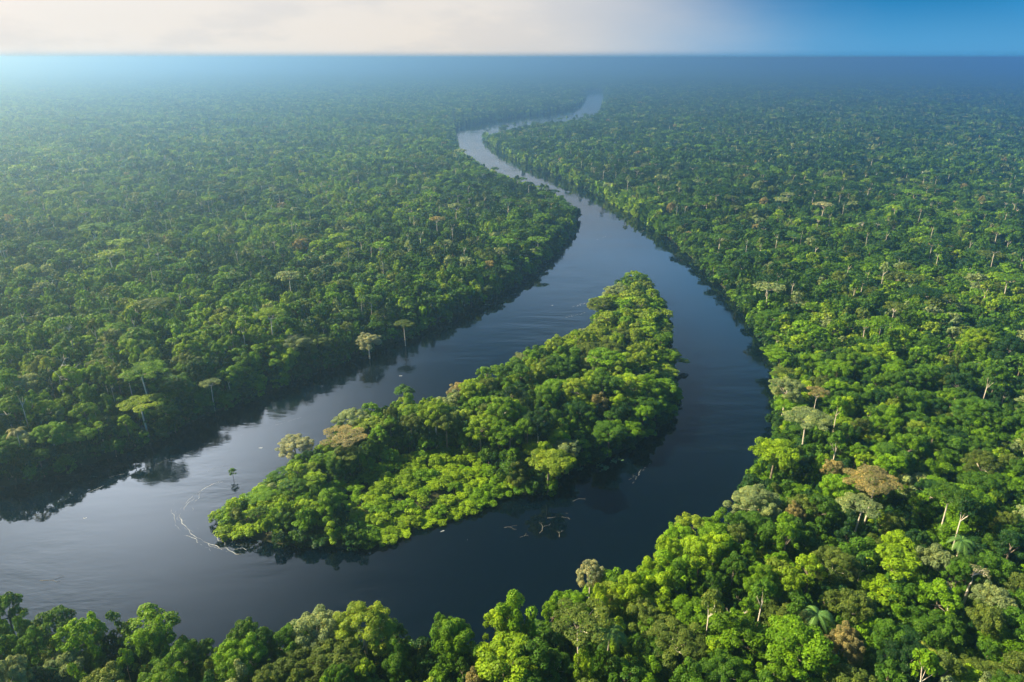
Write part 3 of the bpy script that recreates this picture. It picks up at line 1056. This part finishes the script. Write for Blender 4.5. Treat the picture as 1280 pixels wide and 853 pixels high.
# far away: hectares of canopy
tp = []
for y in np.arange(FAR_Y + 50, 16000, 100.0):
    hw = round((0.80 * y + 200) / 100) * 100 + 50
    for x in np.arange(-hw, hw, 100.0):
        tp.append((x, y))
tp = np.array(tp)
tp = tp[(far_dist(tp) > 520) & (land_dist(tp) >= 95)]
m = len(tp)
A_pts.append(np.column_stack([tp, np.full(m, 1.5)]))
A_kind.append(np.array([pidx[('tile', k_)] for k_ in rng.integers(0, TILES, m)]))
A_rot.append(rng.integers(0, 4, m) * math.pi / 2)
A_sc.append(np.column_stack([np.full(m, 1.06), np.full(m, 1.06), 1 + 0.12 * wave(tp, 900)]))
tv = rng.uniform(0.85, 1.15, (m, 1)) * (1 + 0.2 * wave(tp, 700, 3.0))[:, None]
A_tint.append(np.array((0.050, 0.118, 0.013)) * tv)
o = scatter('forest', np.concatenate(A_pts), np.concatenate(A_kind), np.concatenate(A_rot), np.concatenate(A_sc), np.concatenate(A_tint))
tag(o, 'dense rainforest of countless trees covering both banks and the island to the horizon', 'forest', kind='stuff')

# ------------------------------------------------------------------ on the water
def ribbon(g, px_pts, width, z=0.012, seg=14, wob=0.5, broken=0.25, seed=1):
    """a broken line of foam flecks lying on the water along a path"""
    r = np.random.default_rng(seed)
    W = [unproject(a, b)[:2] for a, b in px_pts]
    for a, b in zip(W[:-1], W[1:]):
        L = np.linalg.norm(b - a)
        d = (b - a) / L
        nn = np.array((-d[1], d[0]))
        k = max(2, int(L / 0.5))
        for i in range(k):
            if r.random() < broken:
                continue
            c = a + (b - a) * (i + r.random()) / k + nn * r.normal() * wob
            l, w = r.uniform(0.3, 0.9), width * r.uniform(0.3, 1.0)
            t = math.atan2(d[1], d[0]) + r.normal() * 0.25
            e = np.array((math.cos(t), math.sin(t)))
            f = np.array((-e[1], e[0]))
            m_ = 7
            ring = []
            for s in range(m_):
                an = 6.283 * s / m_
                q = c + e * l * math.cos(an) * r.uniform(0.7, 1.2) + f * w * math.sin(an) * r.uniform(0.6, 1.2)
                ring.append((q[0], q[1], z + 0.002 * r.random()))
            g.add(ring, [tuple(range(m_))], 0, 0.5)


g = Geo()
SWIRL = [(276, 601), (264, 607), (252, 613), (241, 620), (232, 628), (226, 636), (224, 645), (228, 655), (236, 664), (247, 672), (261, 680), (277, 687), (294, 692), (310, 693), (324, 690)]


def strand(g, px_pts, width, wander, thr, seed, z=0.012):
    """one winding thread of foam that swells, thins and breaks"""
    r = np.random.default_rng(seed)
    W = np.array([unproject(a, b)[:2] for a, b in px_pts])
    seg = np.linalg.norm(np.diff(W, axis=0), axis=1)
    cum = np.concatenate([[0], np.cumsum(seg)])
    t = np.arange(0, cum[-1], 0.35)
    c = np.column_stack([np.interp(t, cum, W[:, 0]), np.interp(t, cum, W[:, 1])])
    for k_ in range(3):
        c[1:-1] = (c[:-2] + c[1:-1] * 2 + c[2:]) / 4
    d = np.gradient(c, axis=0)
    d /= np.linalg.norm(d, axis=1)[:, None]
    nn = np.column_stack([-d[:, 1], d[:, 0]])
    p = r.uniform(0, 9, 8)
    off = wander * (np.sin(t / 2.9 + p[0]) + 0.7 * np.sin(t / 1.3 + p[1]) + 0.4 * np.sin(t / 0.6 + p[2])) / 2
    sw = 0.5 + 0.5 * (np.sin(t / 3.7 + p[3]) + np.sin(t / 1.7 + p[4]) + np.sin(t / 7.3 + p[5])) / 3 + r.normal(size=len(t)) * 0.08
    w = width * np.clip(sw - thr, 0, 1) / (1 - thr)
    m_ = c + nn * off[:, None]
    A, B = m_ - nn * w[:, None], m_ + nn * w[:, None]
    for q in range(len(t) - 1):
        if w[q] > 0.01 or w[q + 1] > 0.01:
            g.add([(*A[q], z), (*A[q + 1], z), (*B[q + 1], z), (*B[q], z)], [(0, 1, 2, 3)], 0, 0.5)


strand(g, SWIRL, 0.22, 0.5, 0.34, 61)
strand(g, SWIRL[3:], 0.14, 1.1, 0.42, 62, 0.016)
strand(g, [(a + 5, b - 2) for a, b in SWIRL[2:9]], 0.16, 0.9, 0.45, 63, 0.02)
strand(g, [(a + 14, b - 5) for a, b in SWIRL[1:7]], 0.12, 1.2, 0.5, 64, 0.024)
strand(g, [(a - 6, b + 3) for a, b in SWIRL[5:13]], 0.12, 0.9, 0.52, 65, 0.028)
strand(g, [(258, 668), (272, 670), (288, 676), (304, 684)], 0.16, 1.6, 0.45, 66)
strand(g, [(246, 655), (262, 672), (284, 682), (308, 688)], 0.14, 1.4, 0.48, 67, 0.016)
strand(g, [(218, 628), (214, 640), (220, 655)], 0.10, 0.5, 0.5, 68)
for k_, (a, b, l) in enumerate(((130, 600, 60), (180, 585, 70), (215, 575, 50), (300, 545, 60), (345, 532, 40), (80, 625, 50), (240, 596, 40), (760, 262, 22), (775, 275, 30), (800, 290, 26), (745, 300, 20))):
    strand(g, [(a, b), (a + l * 0.5, b - l * 0.16), (a + l, b - l * 0.36)], 0.10 if a < 400 else 0.22, 0.8, 0.5, 80 + k_)
ribbon(g, [(715, 384), (730, 380), (747, 374)], 0.22, wob=0.7, broken=0.45, seed=7)
ribbon(g, [(707, 397), (720, 394), (733, 391)], 0.18, wob=0.6, broken=0.5, seed=8)
ribbon(g, [(790, 605), (800, 590), (815, 575)], 0.10, wob=0.5, broken=0.6, seed=11)
for a, b in ((326, 560), (574, 408), (106, 648), (690, 382), (553, 664), (500, 470)):
    ribbon(g, [(a - 1.5, b), (a + 1.5, b)], 0.5, wob=0.1, broken=0, seed=a)
me = g.mesh('foam', [M_FOAM])
tag(obj('foam', me), 'broken white lines of foam drifting on the river round the island tip', 'foam', kind='stuff')


def branch_on_water(ax, ay, size_, seed, lab, group=None, ang=0.0):
    r = np.random.default_rng(seed)
    w = unproject(ax, ay)
    g = Geo()

    def grow(p, an, L, rad, dep):
        q = (p[0] + math.cos(an) * L, p[1] + math.sin(an) * L, p[2] + r.normal() * 0.12)
        mid = ((p[0] + q[0]) / 2 + r.normal() * L * 0.07, (p[1] + q[1]) / 2 + r.normal() * L * 0.07, (p[2] + q[2]) / 2 + 0.06)
        tube(g, [p, mid, q], [rad, rad * 0.85, rad * 0.65], 0, 6)
        if dep:
            for s in (-1, 1):
                if r.random() < 0.8:
                    grow(q, an + s * (0.35 + 0.5 * r.random()), L * (0.5 + 0.3 * r.random()), rad * 0.62, dep - 1)

    grow((0, 0, 0), ang, size_ * 0.5, 0.045 + size_ * 0.005, 2)
    o = obj('drift_branch', g.mesh('drift_branch', [M_WOOD]))
    o.location = (w[0], w[1], 0.05)
    tag(o, lab, 'branch', group)
    return o


branch_on_water(674, 667, 7.0, 21, 'forked grey dead branch reaching out of the black water below the island', None, 1.2)
branch_on_water(684, 648, 8.0, 22, 'long thin grey branch afloat behind the forked one', None, 0.3)
branch_on_water(716, 627, 5.0, 23, 'thin pale branch afloat near the island shore', None, 0.6)
branch_on_water(699, 672, 3.6, 24, 'small curved branch afloat right of the forked one', None, 1.5)
branch_on_water(650, 672, 3.2, 25, 'small hooked branch afloat left of the forked one', None, 0.4)
branch_on_water(584, 676, 2.6, 26, 'short pale twig afloat alone left of the other branches', None, 1.0)
branch_on_water(630, 660, 4.2, 27, 'thin bent twig afloat left of the small hooked branch', None, 0.1)
branch_on_water(786, 600, 4.2, 28, 'tangled pale branch afloat near the floating leaves', None, 0.7)
branch_on_water(50, 726, 7.5, 29, 'white forked branch afloat alone near the left edge', None, 0.03)

r = np.random.default_rng(31)
for a, b, s, lab in ((757, 585, 2.2, 'large green clump of floating leaves near the island shore'), (768, 577, 1.6, 'pale green clump of floating leaves beyond the large clump'),
                     (748, 581, 1.0, 'small green clump of floating leaves left of the large clump'), (776, 575, 1.0, 'tiny grey green clump of floating leaves at the right end'),
                     (726, 587, 1.1, 'small grey green clump of floating leaves under the yellow green crown')):
    g = Geo()
    for k in range(int(9 * s)):
        c = r.normal(size=2) * s * 0.55
        rad = r.uniform(0.25, 0.6)
        ring = [(c[0] + rad * math.cos(6.283 * q / 11 + 0.3), c[1] + rad * math.sin(6.283 * q / 11 + 0.3), 0.03 + 0.004 * k + 0.02 * math.cos(2 * q)) for q in range(11)]
        g.add(ring + [(c[0], c[1], 0.025 + 0.004 * k)], [(q, (q + 1) % 11, 11) for q in range(10)], 0, 0.5)
    w = unproject(a, b)
    o = obj('floating_plant', g.mesh('floating_plant', [M_PAD]))
    o.location = (w[0], w[1], 0.02)
    tag(o, lab, 'water plant')

# ------------------------------------------------------------------ the air
HAZE_D = 0.00050
mh, t, out = new_mat('haze')
pv = N(t, 'ShaderNodeVolumePrincipled', ins={'Color': (0.20, 0.415, 0.65, 1), 'Density': HAZE_D, 'Anisotropy': 0.80})
t.links.new(pv.outputs[0], out.inputs['Volume'])
x, y0, y1, z0, z1 = 43000, -300, 47000, -4.0, 152.5
vs = [(-x, y0, z0), (x, y0, z0), (x, y1, z0), (-x, y1, z0), (-x, y0, z1), (x, y0, z1), (x, y1, z1), (-x, y1, z1)]
me = mesh_from('haze', vs, [(3, 2, 1, 0), (4, 5, 6, 7), (0, 1, 5, 4), (1, 2, 6, 5), (2, 3, 7, 6), (3, 0, 4, 7)], [mh])
tag(obj('haze', me), 'blue haze thickening towards the horizon over the rainforest', 'haze', kind='stuff')
